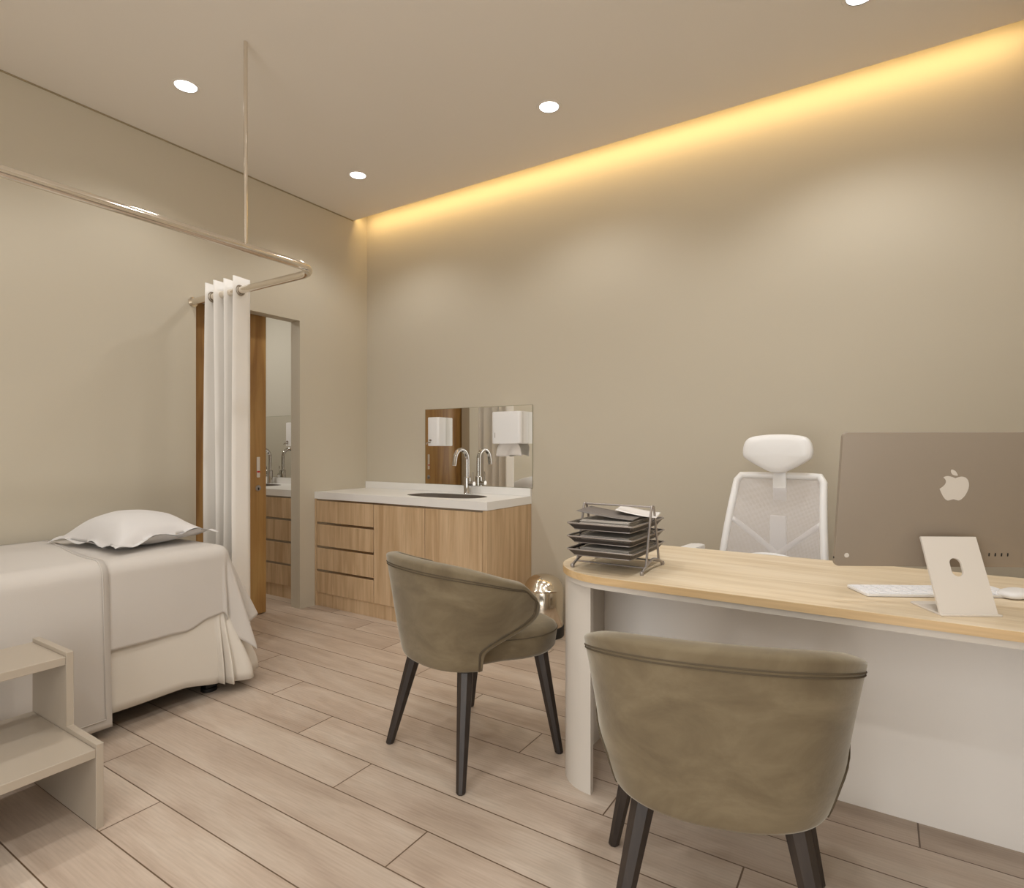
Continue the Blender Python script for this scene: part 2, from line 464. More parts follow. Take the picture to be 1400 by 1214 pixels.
LX, LY = (.628, 2.085, 3.515), (-.68, -1.82, -2.96, -4.10)
dl = thing('downlight', 'x', 'ceiling light', (LX[0], LY[0], H))
bm = bmesh.new()
lathe(bm, [(.050, -.001), (.050, .0), (.066, .0), (.068, -.002), (.066, -.004), (.053, -.004)], seg=40, cap=False)
finish('trim_ring', bm, M['ceiling'], dl)
bm = bmesh.new(); lathe(bm, [(.0, -.0015), (.051, -.0015), (.051, -.0005), (.0, -.0005)], seg=40)
finish('diffuser', bm, M['lamp'], dl)
sp = light('spot', 'SPOT', (0, 0, -.02), (0, 0, 0), DOWN_W, (.975, .985, .99), spot_size=R(130), spot_blend=.6, shadow_soft_size=.055)
sp.parent = dl
LAB = {(0, 0): 'round white downlight in the ceiling above the sink cabinet corner',
       (1, 0): 'round white downlight in the ceiling nearest the middle of the cove glow',
       (2, 0): 'round white downlight cut off by the top edge of the photo',
       (0, 1): 'round white downlight left of the thin ceiling rod, above the bed'}
for i, x in enumerate(LX):
    for j, y in enumerate(LY):
        o = dl if (i, j) == (0, 0) else copy_tree(dl)
        o.location = (x, y, H)
        if i == 2:                                  # the row over the desk is set brighter
            for l_ in [k for k in bpy.data.objects if k.parent == o and k.type == 'LIGHT']:
                l_.data = l_.data.copy(); l_.data.energy = DOWN_W * 1.5
        o['group'] = 'recessed ceiling downlights' if (i, j) in LAB else 'downlights outside the picture'
        o['label'] = LAB.get((i, j), 'round white downlight in the ceiling outside the picture')

# ------------------------------------------------------------------ sink cabinet, counter, mirror, fittings
CW, CD, CT = 1.576, .528, .848
def sink_unit(x0, s, first):
    """x0 wall side, s=+1 to the right, -1 mirrored; local x runs away from the dividing wall"""
    where = 'in the corner of the room' if first else 'seen through the open sliding door'
    L = lambda a, b: (s * a, s * b)
    cab = thing('sink_cabinet', 'light oak sink cabinet with four drawers and doors ' + where, 'cabinet', (x0, 0, 0))
    y = -CD
    bm = bmesh.new()
    bx(bm, *L(.002, .018), y + .002, -.002, .0, .795); bx(bm, *L(CW - .034, CW - .002), y + .003, -.002, 0, .795)
    bx(bm, *L(.018, CW - .034), y + .03, -.002, .10, .12); bx(bm, *L(.018, CW - .034), -.02, -.002, .12, .66)
    bx(bm, *L(.605, .621), y + .03, -.02, .12, .66)
    bx(bm, *L(.018, CW - .034), y + .03, y + .045, .60, .66)
    finish('carcass', bm, M['oak'], cab, smooth=False)
    box('plinth', *L(.018, CW - .034), y + .012, y + .028, 0, .098, M['oak'], cab, smooth=False)
    for k in range(4):
        z1 = .783 - .1755 * k; z0 = z1 - .158
        if k == 3: z0 = .101
        d = box('drawer', *L(.022, .612), y + .003, y + .021, z0, z1, M['oak'], cab, .0008, 1)
        box('grip_rail', *L(.021, .613), y + .012, y + .022, z1 + .0008, z1 + .014, M['brushed'], d, smooth=False)['label'] = 'metal grip rail above the drawer front'
    for a, b in ((.6175, 1.077), (1.082, CW - .038)):
        d = box('door', *L(a, b), y + .003, y + .021, .101, .783, M['oak'], cab, .0008, 1)
        box('grip_rail', *L(a, b), y + .012, y + .022, .7838, .797, M['brushed'], d, smooth=False)
    # worktop with a cut-out
    cx, cy, ra, rb = 1.055, -.272, .312, .158
    ct = thing('countertop', 'thick white countertop with low upstand on the oak cabinet ' + where, 'countertop', (x0, 0, .797))
    N = 64; n_ = 2.6; z0, z1 = 0, CT - .797
    def se(a):
        c_, s_ = math.cos(a), math.sin(a)
        return (cx + ra * math.copysign(abs(c_) ** (2 / n_), c_), cy + rb * math.copysign(abs(s_) ** (2 / n_), s_))
    X0, X1, Y0, Y1 = 0.001, CW, y, -.001
    def onrect(a):
        p = se(a); dx, dy = p[0] - cx, p[1] - cy
        t = min([(X1 - cx) / dx if dx > 1e-6 else 9e9, (X0 - cx) / dx if dx < -1e-6 else 9e9,
                 (Y1 - cy) / dy if dy > 1e-6 else 9e9, (Y0 - cy) / dy if dy < -1e-6 else 9e9])
        return (cx + dx * t, cy + dy * t)
    A = [2 * math.pi * k / N for k in range(N)]
    hole = [se(a) for a in A]; rect = [onrect(a) for a in A]
    for c in ((X0, Y0), (X0, Y1), (X1, Y0), (X1, Y1)):
        i = min(range(N), key=lambda i: (rect[i][0] - c[0]) ** 2 + (rect[i][1] - c[1]) ** 2); rect[i] = c
    bm = bmesh.new()
    S = lambda P, z: [(s * p[0], p[1], z) for p in P]
    loft(bm, [S(hole, z0), S(hole, z1), S(rect, z1), S(rect, z0)], closed_v=True)
    finish('worktop', bm, M['stone'], ct, smooth=True, angle=30)
    box('upstand', *L(.001, CW), -.020, -.001, z1 + .0003, z1 + .053, M['stone'], ct, .001, 1)
    # basin
    sk = thing('sink_basin', 'oval grey undermount basin set in the white countertop ' + where, 'sink', (x0, 0, .797))
    bm = bmesh.new()
    def ring(f, z): return [(s * (cx + (p[0] - cx) * f), cy + (p[1] - cy) * f, z) for p in hole]
    loft(bm, [ring(1.06, -.004), ring(.992, -.003), ring(.992, .0490), ring(.965, .0495), ring(.945, -.01), ring(.86, -.09), ring(.55, -.12), ring(.06, -.125)], cap=False)
    finish('bowl', bm, M['basin'], sk)
    bm = bmesh.new(); lathe(bm, [(.0, -.122), (.022, -.122), (.024, -.126), (.0, -.126)], (s * cx, cy), 20)
    finish('drain', bm, M['steel'], sk)
    # faucet
    fx = 1.085
    fc = thing('faucet', 'tall chrome gooseneck faucet behind the basin ' + where, 'faucet', (x0 + s * fx, -.075, CT))
    bm = bmesh.new(); lathe(bm, [(.0, 0), (.026, 0), (.027, .004), (.0245, .008), (.024, .115), (.020, .120), (.0, .120)], seg=28)
    finish('body', bm, M['steel'], fc)
    pts = [(0, 0, .118), (0, 0, .235)]
    rr = .070
    for k in range(13):
        a = math.pi * k / 12 * .93
        pts.append((0, -rr + rr * math.cos(a), .245 + rr * math.sin(a)))
    e = pts[-1]; pts.append((0, e[1] - .012, e[2] - .055))
    bm = bmesh.new(); tube(bm, pts, .0145, 16)
    finish('spout', bm, M['steel'], fc)
    bm = bmesh.new(); tube(bm, [(.018 * s, 0, .072), (.062 * s, 0, .072)], .017, 18)
    lv = finish('lever', bm, M['steel'], fc)
    bm = bmesh.new(); tube(bm, [(.053 * s, 0, .075), (.053 * s, .0, .155)], .0035, 8)
    finish('lever_pin', bm, M['steel'], lv)
    # mirror
    mr = thing('wall_mirror', 'frameless rectangular mirror above the sink counter ' + where, 'mirror', (x0, 0, 0))
    a, b = L(.634, 1.584)
    box('glass', a, b, -.006, -.002, .904, 1.467, M['mirror'], mr, smooth=False)
    bm = bmesh.new()
    lo, hi = min(a, b), max(a, b)
    bx(bm, lo - .0022, hi + .0022, -.0065, -.0015, 1.467, 1.4695); bx(bm, lo - .0022, hi + .0022, -.0065, -.0015, .9018, .904)
    bx(bm, lo - .0022, lo, -.0065, -.0015, .904, 1.467); bx(bm, hi, hi + .0022, -.0065, -.0015, .904, 1.467)
    finish('polished_edge', bm, M['mirror_edge'], mr, smooth=False)
    # soap dispenser
    sx = .782
    sd = thing('soap_dispenser', 'small white wall soap dispenser mounted on the mirror ' + where, 'soap dispenser', (x0 + s * sx, -.006, 1.19))
    bm = bmesh.new()
    prism(bm, [(p[0], p[1]) for p in rrect(-.055, .055, -.088, 0, [.002, .002, .018, .018], 5)], .0, .212, .006, 3)
    finish('body', bm, M['plastic'], sd)
    bm = bmesh.new()
    tube(bm, [(-.018 , -.086, .042), (-.018, -.100, .042)], .007, 12)
    nz = finish('push_button', bm, M['brushed'], sd)
    bm = bmesh.new(); tube(bm, [(-.022, -.080, .026), (-.035, -.112, .024), (-.036, -.116, .012)], .0045, 10)
    finish('spout', bm, M['brushed'], sd)
    return

sink_unit(0.0, 1, True)
sink_unit(-.10, -1, False)

# paper towel dispenser
td = thing('towel_dispenser', 'white paper towel dispenser mounted on the right side of the mirror', 'towel dispenser', (1.435, -.006, 1.205))
bm = bmesh.new(); prism(bm, rrect(-.116, .116, -.105, 0, [.002, .002, .02, .02], 5), .0, .218, .008, 3)
bdy = finish('housing', bm, M['plastic'], td)
bm = bmesh.new(); bx(bm, -.117, .117, -.070, -.0675, .004, .214)
finish('lid_seam', bm, mat('seam_grey', rgb(172, 168, 160), .6), bdy, smooth=False)
bm = bmesh.new(); bx(bm, -.088, -.084, -.1062, -.104, .04, .075, .0008, 1); finish('lock_slot', bm, M['brushed'], td)
bm = bmesh.new()
def tw(u, v):
    k = u * 2 - 1
    return (k * (.075 + .028 * v + .006 * math.sin(v * 5)), -.062 - .012 * math.sin(u * 9 + v * 2) * (.4 + v), .004 - .088 * v - .006 * math.sin(u * 7) * v)
grid(bm, tw, 24, 8)
finish('paper_towel', bm, M['paper'], td, solid=.0015)['label'] = 'crumpled end of paper hanging out'

# ------------------------------------------------------------------ curtain rail and curtain
RZ, RX, RY = 2.076, 1.178, -1.440
rl = thing('curtain_rail', 'pale metal curtain rail bent at a right angle, hung from the ceiling', 'curtain rail', (0, 0, 0))
pts = [(RX, -4.78, RZ), (RX, -3.6, RZ), (RX, -2.6, RZ), (RX, -2.0, RZ), (RX, RY - .14, RZ)]
for k in range(1, 9):
    a = R(90 * k / 8); pts.append((RX - .14 + .14 * math.cos(a), RY - .14 + .14 * math.sin(a), RZ))
pts += [(.8, RY, RZ), (.4, RY, RZ), (.004, RY, RZ)]
bm = bmesh.new(); tube(bm, pts, .0205, 20); finish('rail_tube', bm, M['rod'], rl)
bm = bmesh.new(); tube(bm, [(0.001, RY, RZ), (.006, RY, RZ)], .030, 20); finish('wall_flange', bm, M['rod'], rl)
bm = bmesh.new(); tube(bm, [(RX, -1.85, RZ + .018), (RX, -1.85, H - .001)], .0085, 14); finish('ceiling_rod', bm, M['rod'], rl)

cu = thing('curtain', 'white eyelet curtain drawn into folds in front of the sliding door', 'curtain', (0, RY, 0))
NF = 4
def cur_pts(v):
    """plan polyline of the folded curtain at height fraction v (0 top .. 1 bottom)"""
    key = [(.150, .070)]
    for k, xf in enumerate((.223, .321, .403, .503)):
        dr = v * (-.012, .016, .022, .004)[k] * (1 + .4 * math.sin(v * 4 + k))
        key.append((xf + dr, -.062 - .008 * math.sin(v * 3 + k * 2)))
        key.append((xf + dr * .5 - .026, .072))
    out = []
    for i in range(len(key) - 1):
        a, b = key[i], key[i + 1]
        for j in range(6):
            t = j / 6; out.append((a[0] + (b[0] - a[0]) * t, a[1] + (b[1] - a[1]) * t))
    out.append(key[-1])
    # soften the corners
    for _ in range(2):
        q = out[:]
        for i in range(1, len(out) - 1):
            q[i] = tuple((out[i - 1][c] + 2 * out[i][c] + out[i + 1][c]) / 4 for c in (0, 1))
        out = q
    return out
bm = bmesh.new()
ZT, ZB = 2.152, .06
rings = []
for j in range(25):
    v = j / 24; P = cur_pts(v)
    rings.append([(p[0], p[1], ZT + (ZB - ZT) * v - (.0)) for p in P])
loft(bm, rings, closed=False, cap=False)
finish('cloth', bm, M['curtain'], cu, solid=.0025, angle=50)
# eyelet on the outermost sheet, where the rail passes through
top = cur_pts(.03)
best = [p for p in top if p[0] > .45]
for nm, xx in (('eyelet', .493), ('eyelet', .213)):
    bm = bmesh.new()
    ang = [2 * math.pi * k / 24 for k in range(24)]
    tube(bm, [(xx, .027 * math.cos(a), RZ + .027 * math.sin(a)) for a in ang], .005, 8, closed=True)
    finish(nm, bm, M['brushed'], cu)

# ------------------------------------------------------------------ treatment bed
BX0, BX1, BYH, BYF, BZ = .05, .895, -1.735, -3.74, .700
bed = thing('treatment_bed', 'long massage bed with pale skirt, standing along the left wall', 'bed', ((BX0 + BX1) / 2, (BYH + BYF) / 2, 0))
ox, oy = (BX0 + BX1) / 2, (BYH + BYF) / 2
box('mattress', BX0 - ox, BX1 - ox, BYF - oy, BYH - oy, .52, BZ - .004, M['sheet'], bed, .05, 4)
box('bed_base', BX0 + .03 - ox, BX1 - .03 - ox, BYF + .03 - oy, BYH - .03 - oy, .13, .519, M['black'], bed, .005, 1)  # black base brought down low to deepen the shade under the bed
for (lx, ly) in ((BX0 + .09, BYF + .12), (BX0 + .09, BYH - .08), (BX1 - .07, BYF + .12), (BX1 - .07, BYH - .08)):
    bm = bmesh.new(); bx(bm, lx - .03 - ox, lx + .03 - ox, ly - .03 - oy, ly + .03 - oy, .02, .30, .003, 1)
    lathe(bm, [(.0, 0), (.036, 0), (.036, .016), (.026, .022), (.0, .022)], (lx - ox, ly - oy), 18)
    finish('leg', bm, M['black'], bed)
# skirt: runs along the open side, round the head corner with pleats
def skirt_path():
    P = []
    L1 = BYH - BYF
    n = 110
    for i in range(n + 1):
        y = BYF + .02 + (L1 - .10) * i / n
        P.append((BX1 + .004, y, 0.0, 1.0, 0.0, y))
    # pleated zone (three tight folds) then rounded corner and head end
    for i in range(1, 60):
        t = i / 60
        a = R(90 * sm(.35, 1, t))
        y = BYH - .08 + .07 * min(1, t * 1.5)
        P.append((BX1 + .004 - .03 * (1 - math.cos(a)), BYH - .08 + .085 * t, t, math.cos(a), math.sin(a), y))
    for i in range(1, 40):
        t = i / 39
        P.append((BX1 - .026 - (BX1 - BX0 - .03) * t, BYH + .005, 1 + t, 0, 1, BYH))
    return P
SP = skirt_path()
bm = bmesh.new(); rings = []
for j in range(15):
    v = j / 14; ring = []
    for (x, y, t, nx, ny, yy) in SP:
        zb = .052 + (.034 * sm(1.80, 2.0, -yy) + .012 * sm(2.1, 2.5, -yy) if yy < -1.80 else 0)
        zb += .006 * math.sin(yy * 6.0) * sm(1.9, 2.3, -yy)
        z = .56 + (zb - .56) * v
        off = -.016 + .028 * v
        if 0 < t < 1: off += sm(.25, 1, v) * (.030 * math.sin(t * 2 * math.pi * 3.5) * (1 - .4 * t) * sm(0, .12, t) + .13 * t)
        if t >= 1: off += sm(.25, 1, v) * (.13 + .020 * math.sin((t - 1) * 2 * math.pi * 6))
        if t == 0: off += .006 * v * math.sin(y * 5) + v * .03 * sm(BYH - .25, BYH - .09, y) * 0
        ring.append((x + nx * off - ox, y + ny * off - oy, z))
    rings.append(ring)
loft(bm, rings, closed=False, cap=False)
finish('bed_skirt', bm, M['skirt'], bed, solid=.003, angle=60)

# top sheet with hanging corner
def sheet_pt(a, b, e=.0, top=BZ, over=.33, wavy=1.0, corner=True):
    """a: metres from the wall-side edge across the bed; b: metres from the foot"""
    Wd, Ld = BX1 - BX0, BYH - BYF
    r = .055
    da = max(0, a - (Wd - r)); db = max(0, b - (Ld - r))
    x = BX0 + min(a, Wd - r); y = BYF + min(b, Ld - r); z = top + e
    rho = math.hypot(da, db)
    if rho > 1e-6:
        th = math.atan2(db, da)
        q = rho / (r + e)
        if q < math.pi / 2: h = (r + e) * math.sin(q); dz = (r + e) * (1 - math.cos(q))
        else: h = r + e; dz = (r + e) + (rho - (r + e) * math.pi / 2)
        ex = max(0, rho - r * 1.57)
        fl = .05 * ex + .04 * ex * math.sin(2 * th) ** 2 + .38 * ex * sm(R(30), R(85), th) * wavy
        # gathers next to the corner, on the side facing the room
        g = ex * .10 * math.sin(th * 9 + 1.0) * math.sin(2 * th) * 1.2
        if corner: h += fl + g
        else: h += .05 * ex
        x += math.cos(th) * h; y += math.sin(th) * h
        z -= dz * (1 - .02 * math.sin(2 * th) * (1 if corner else 0))
        if th < .05: x += .006 * math.sin(y * 4.3) * ex * 3 + .004 * math.sin(y * 11) * ex * 3
    return x, y, z
bm = bmesh.new()
Wd, Ld = BX1 - BX0, BYH - BYF
def lin(a, b, n): return [a + (b - a) * k / n for k in range(n + 1)]
AA = lin(0, Wd - .06, 14) + lin(Wd - .055, Wd + .37, 34)
BB = lin(.9, Ld - .3, 26) + lin(Ld - .29, Ld - .06, 10) + lin(Ld - .055, Ld + .345, 34)
def sheet_edge(a, b):
    # the hem swings up a little just before the corner
    y = BYF + b
    k = max(0, a - (Wd - .055)) / .425
    lift = .040 * sm(-1.98, -1.86, y) * (1 - sm(-1.78, -1.70, y)) + .012 * math.sin(y * 14) * sm(-2.1, -1.9, y)
    return a - k * lift * 1.0 - k * .035
rings = [[sheet_pt(sheet_edge(a, b), b) for a in AA] for b in BB]
loft(bm, rings, closed=False, cap=False)
o = finish('bed_sheet', bm, M['sheet'], solid=.004, solid_off=1, angle=80)
tag(o, 'white sheet draped over the head of the bed, its corner hanging free', 'sheet')
# bedspread covering the foot part
bl = thing('bedspread', 'smooth white bedspread laid over the foot of the bed with a stitched hem', 'bedspread', (0, 0, 0))
bm = bmesh.new()
def bl_edge(a):       # y of its free edge
    return -2.285 + .09 * sm(Wd - .1, 0, a)
AB = lin(0.0, Wd - .06, 20) + lin(Wd - .055, Wd + .645, 40)
rings = []
for k in range(41):
    ring = []
    for a in AB:
        yend = bl_edge(a) - .02 * sm(Wd, Wd + .6, a) * 0
        y = BYF + .02 + (yend - BYF - .02) * k / 40
        ring.append(sheet_pt(a, y - BYF, e=.007, corner=False))
    rings.append(ring)
loft(bm, rings, closed=False, cap=False)
finish('cloth', bm, M['blanket'], bl, solid=.006, solid_off=1, angle=80)
hem = [sheet_pt(a, bl_edge(a) - .022 - BYF, e=.0145, corner=False) for a in AB[:-2]]
ah = Wd + .62
hem += [sheet_pt(ah, y - BYF, e=.0145, corner=False) for y in lin(-2.307, BYF + .1, 30)]
bm = bmesh.new(); tube(bm, hem, .0022, 6); finish('hem_stitching', bm, M['sheet'], bl)

# pillow: cushion with a thin flange, one corner near the edge
def pillow():
    bm = bmesh.new(); n = 40
    for side in (1, -1):
        def f(u, v):
            x, y = u * 2 - 1, v * 2 - 1
            # pinched square outline with pointed corners
            px = x * (.306 - .045 * (1 - abs(y) ** 2.0) * abs(x)) ; py = y * (.245 - .040 * (1 - abs(x) ** 2.0) * abs(y))
            m = max(abs(x), abs(y))
            core = max(0, 1 - (abs(x) / .90) ** 2.4) * max(0, 1 - (abs(y) / .88) ** 2.4)
            h = core ** .62
            wav = (.010 * math.sin(x * 9 + 1) * sm(.80, 1, abs(y)) + .012 * math.sin(y * 8 + 2 + x) * sm(.80, 1, abs(x)))
            droop = .014
            z = .048 + (side * (.118 if side > 0 else .038)) * h + wav - droop * sm(.6, 1, m)
            z += .034 * sm(.6, 1, x) * sm(-.4, .8, y + .6) 
            z += .006 * noise.noise(Vector((x * 3, y * 3, side)))
            if side < 0: z -= .002
            return (px, py, max(.004, z))
        grid(bm, f, n, n)
    bmesh.ops.remove_doubles(bm, verts=bm.verts, dist=.0025)
    return bm
o = finish('pillow', pillow(), M['pillow'], subsurf=1, loc=(.466, -1.985, BZ + .002), rot=(0, R(0), R(4)))
tag(o, 'plump white pillow with pointed corners lying at the head of the bed', 'pillow')

# ------------------------------------------------------------------ two-step stool
ss = thing('step_stool', 'taupe two-step stool standing beside the bed', 'step stool', (1.30, -2.80, 0))
for y0 in (-2.587, -3.045):
    yy = y0 + 2.80; y1 = yy + .021
    bm = bmesh.new()
    out = [(1.055, 0), (1.545, 0), (1.545, .262), (1.331, .262), (1.331, .506), (1.055, .506)]
    a = [bm.verts.new((p[0] - 1.30, yy, p[1])) for p in out]; b = [bm.verts.new((p[0] - 1.30, y1, p[1])) for p in out]
    bm.faces.new(a); bm.faces.new(b[::-1])
    for i in range(6): bm.faces.new((a[i], a[(i + 1) % 6], b[(i + 1) % 6], b[i]))
    bmesh.ops.bevel(bm, geom=list(bm.edges), offset=.0012, segments=1, affect='EDGES')
    finish('side_panel', bm, M['laminate'], ss, smooth=False)
box('step', 1.06 - 1.30, 1.544 - 1.30, -.2235, .2125, .222, .249, M['laminate'], ss, .0012, 1, smooth=False)
box('step', 1.06 - 1.30, 1.330 - 1.30, -.2235, .2125, .466, .493, M['laminate'], ss, .0012, 1, smooth=False)

# ------------------------------------------------------------------ upholstered chairs
def shell_pt(u, v):
    Zb, = (.384,)
    au = abs(u)
    zt = .779 - .125 * au ** 2.5 - .022 * sm(.84, 1.0, au)
    zb = Zb + .012 * au
    z = zb + (zt - zb) * v
    # how far forward the shell reaches at this height
    ph = 66 + 46 * sm(.25, .70, v) - 5 * sm(.86, 1.0, v)
    phi = u * R(ph)
    hw = .222 + .072 * v ** .8; bk = .218 + .056 * v ** .9
    n = 2.7
    s_, c_ = math.sin(phi), math.cos(phi)
    x = hw * math.copysign(abs(s_) ** (2 / n), s_)
    if c_ > 0: y = -bk * abs(c_) ** (2 / n)
    else: y = .30 * abs(c_) ** (1.05) * 1.0
    return Vector((x, y, z))
def shell_n(u, v):
    e = .004
    a = shell_pt(min(1, u + e), v) - shell_pt(max(-1, u - e), v); b = shell_pt(u, min(1, v + e)) - shell_pt(u, max(0, v - e))
    n = a.cross(b).normalized()
    c = shell_pt(u, v); o = Vector((c.x, c.y - .05, 0))
    return n if n.dot(o) > 0 else -n
TH = .046
def make_chair():
    ch = thing('upholstered_chair', 'x', 'chair')
    bm = bmesh.new()
    us = [-1, -.975] + [(-1 + 2 * (k + 1) / 41) for k in range(0, 40)] + [.975, 1]
    us = sorted(set(round(x, 4) for x in us)); vs = [0, .03] + [k / 14 for k in range(1, 14)] + [.97, 1]
    loft(bm, [[tuple(shell_pt(u, v)) for v in vs] for u in us], closed=False, cap=False)
    sh = finish('backrest', bm, M['velvet'], ch, solid=TH, solid_off=0, subsurf=1)
    for ins in (.0, .75):
        path = []
        du, dv = .055 + .020 * ins, .085 + .03 * ins
        for v in lin(.02, 1 - dv - .07, 16): path.append((-(1 - du), v))
        for k in range(1, 6):
            a = R(90 * k / 6); path.append((-(1 - du) + .05 * (1 - math.cos(a)), 1 - dv - .07 + .07 * math.sin(a)))
        for u in lin(-(1 - du) + .05, 0, 24): path.append((u, 1 - dv))
        path += [(-p[0], p[1]) for p in path[::-1][1:]]
        pp = [shell_pt(u, v) + shell_n(u, v) * (TH / 2 + .0005) for u, v in path]
        bm = bmesh.new(); tube(bm, pp, .0021, 6)
        finish('piping', bm, M['seam'], sh)
    # seat cushion
    bm = bmesh.new()
    def outline(f, z, g=0):
        P = []
        for k in range(48):
            a = 2 * math.pi * k / 48; c_, s_ = math.cos(a), math.sin(a); n = 3.4
            y = .076 + (.248 + g) * math.copysign(abs(s_) ** (2 / n), s_)
            hwid = .196 + .064 * sm(-.05, .14, y) + g
            P.append((hwid * f * math.copysign(abs(c_) ** (2 / n), c_), .076 + (y - .076) * f, z))
        return P
    rings = [outline(.05, .380), outline(.80, .380), outline(.93, .385), outline(.972, .400), outline(1.0, .455), outline(1.0, .466),
             outline(.985, .476), outline(.93, .486), outline(.75, .496), outline(.4, .500), outline(.05, .501)]
    loft(bm, rings)
    se_ = finish('seat', bm, M['velvet'], ch, angle=60)
    bm = bmesh.new(); tube(bm, outline(1.003, .465), .0020, 6, closed=True); finish('piping', bm, M['seam'], se_)
    bm = bmesh.new(); prism(bm, rrect(-.11, .11, -.09, .15, .05), .366, .382, .003, 1)
    finish('seat_base', bm, M['black'], ch)
    for (fx, fy, tx, ty) in ((-.232, -.222, -.158, -.145), (.232, -.222, .158, -.145), (-.275, .222, -.200, .195), (.275, .222, .200, .195)):
        bm = bmesh.new(); rings = []
        for z, t in ((.0, 0), (.006, .015), (.38, 1)):
            hw = .0155 + .012 * t - (.003 if z == 0 else 0)
            cx, cy = fx + (tx - fx) * t, fy + (ty - fy) * t
            rings.append([(cx + hw * p[0], cy + hw * p[1], z) for p in
                          ((1, .45), (.45, 1), (-.45, 1), (-1, .45), (-1, -.45), (-.45, -1), (.45, -1), (1, -.45))])
        loft(bm, rings)
        finish('leg', bm, M['leg'], ch, smooth=False)
    return ch
ch = make_chair()
ch.location = (2.212, -1.559, 0); ch.rotation_euler = (0, 0, R(-15))
tag(ch, 'taupe velvet chair farther from the camera, standing left of the white desk end', group='visitor chairs at the desk')
c2 = copy_tree(ch); c2.location = (3.240, -1.930, 0); c2.rotation_euler = (0, 0, R(15.5))
tag(c2, 'taupe velvet chair nearest the camera, its back turned, in front of the desk', group='visitor chairs at the desk')

# ------------------------------------------------------------------ reception desk
DX0, DX1, DYF, DYB = 2.588, 4.12, -1.672, -.955
dk = thing('office_desk', 'white desk with rounded end and light oak top', 'desk', (0, 0, 0))
bm = bmesh.new(); prism(bm, rrect(DX0, DX1, DYF, DYB, [.02, .25, .25, .02], 14), .7355, .760, .002, 2)
dtop = finish('desktop', bm, M['oak_h'], dk)
bm = bmesh.new()
eo = rrect(DX0 - .0012, DX1 + .0, DYF - .0012, DYB + .0012, [.02, .2512, .2512, .02], 14); ei = rrect(DX0 + .001, DX1 - .001, DYF + .001, DYB - .001, [.02, .249, .249, .02], 14)
loft(bm, [[(p[0], p[1], .7365) for p in eo], [(p[0], p[1], .7592) for p in eo], [(p[0], p[1], .7592) for p in ei], [(p[0], p[1], .7365) for p in ei]], closed_v=True)
finish('edge_shade_strip', bm, M['oak_h_shaded'], dtop)['label'] = 'oak desktop edge with its shade put into the colour'  # strip added to carry the painted shade of the edge
bm = bmesh.new(); prism(bm, rrect(DX0 + .006, DX1 - .01, DYF + .009, DYB - .01, [.02, .245, .243, .02], 14), .717, .7353, 0)
finish('under_board', bm, M['white'], dk)
# curved end panel
bm = bmesh.new()
r = .150; xo, yo = DX0 + .012, -1.603
plan = [(xo + r + .0, yo)]
pl = [(2.754, yo), (xo + r, yo)]
for k in range(1, 13):
    a = R(270 - 90 * k / 12); pl.append((xo + r + r * math.cos(a), yo + r + r * math.sin(a)))
rb_ = .20
for k in range(0, 13):
    a = R(180 - 90 * k / 12); pl.append((xo + rb_ + rb_ * math.cos(a), DYB - .02 - rb_ + rb_ * math.sin(a)))
pl.append((2.90, DYB - .02))
outl = []
th = .022
for i, p in enumerate(pl):
    a = Vector(pl[max(i - 1, 0)]); b = Vector(pl[min(i + 1, len(pl) - 1)]); t = (b - a).normalized()
    outl.append((p[0] + t.y * th, p[1] - t.x * th))
V = [pl, outl]
cxy = Vector((2.9, -1.3))
inner = outl if (Vector(outl[8]) - cxy).length < (Vector(pl[8]) - cxy).length else [(2 * p[0] - q[0], 2 * p[1] - q[1]) for p, q in zip(pl, outl)]
loft(bm, [[(p[0], p[1], 0) for p in pl], [(p[0], p[1], .7167) for p in pl], [(p[0], p[1], .7167) for p in inner], [(p[0], p[1], 0) for p in inner]],
     closed=False, cap=False, closed_v=True)
for idx in (0, -1):
    p, q = pl[idx], inner[idx]
    bm.faces.new([bm.verts.new(c) for c in ((p[0], p[1], 0), (q[0], q[1], 0), (q[0], q[1], .7167), (p[0], p[1], .7167))])
bmesh.ops.remove_doubles(bm, verts=bm.verts, dist=.0005)
finish('end_panel', bm, M['white'], dk, angle=40)
box('modesty_panel', xo + .023, DX1 - .02, -1.184, -1.164, .0, .7167, mat('panel_lacquer', rgb(245, 240, 233), .14), dk, smooth=False)
box('side_panel', DX1 - .02, DX1, -1.60, DYB - .02, 0, .7167, M['white'], dk, smooth=False)

# ------------------------------------------------------------------ desktop computer
cdir = Vector((math.cos(R(30)), math.sin(R(30)), 0)); CO = Vector((3.778, -1.584, .760))
pc = thing('desktop_computer', 'all-in-one desktop computer seen from behind, with fruit emblem and slanted stand', 'computer', tuple(CO), R(30))
# local: x to the right in the photo, y away from the camera, origin at the near edge of the stand foot
bm = bmesh.new()
hw = .0735
def plate(pts, zc=None): pass
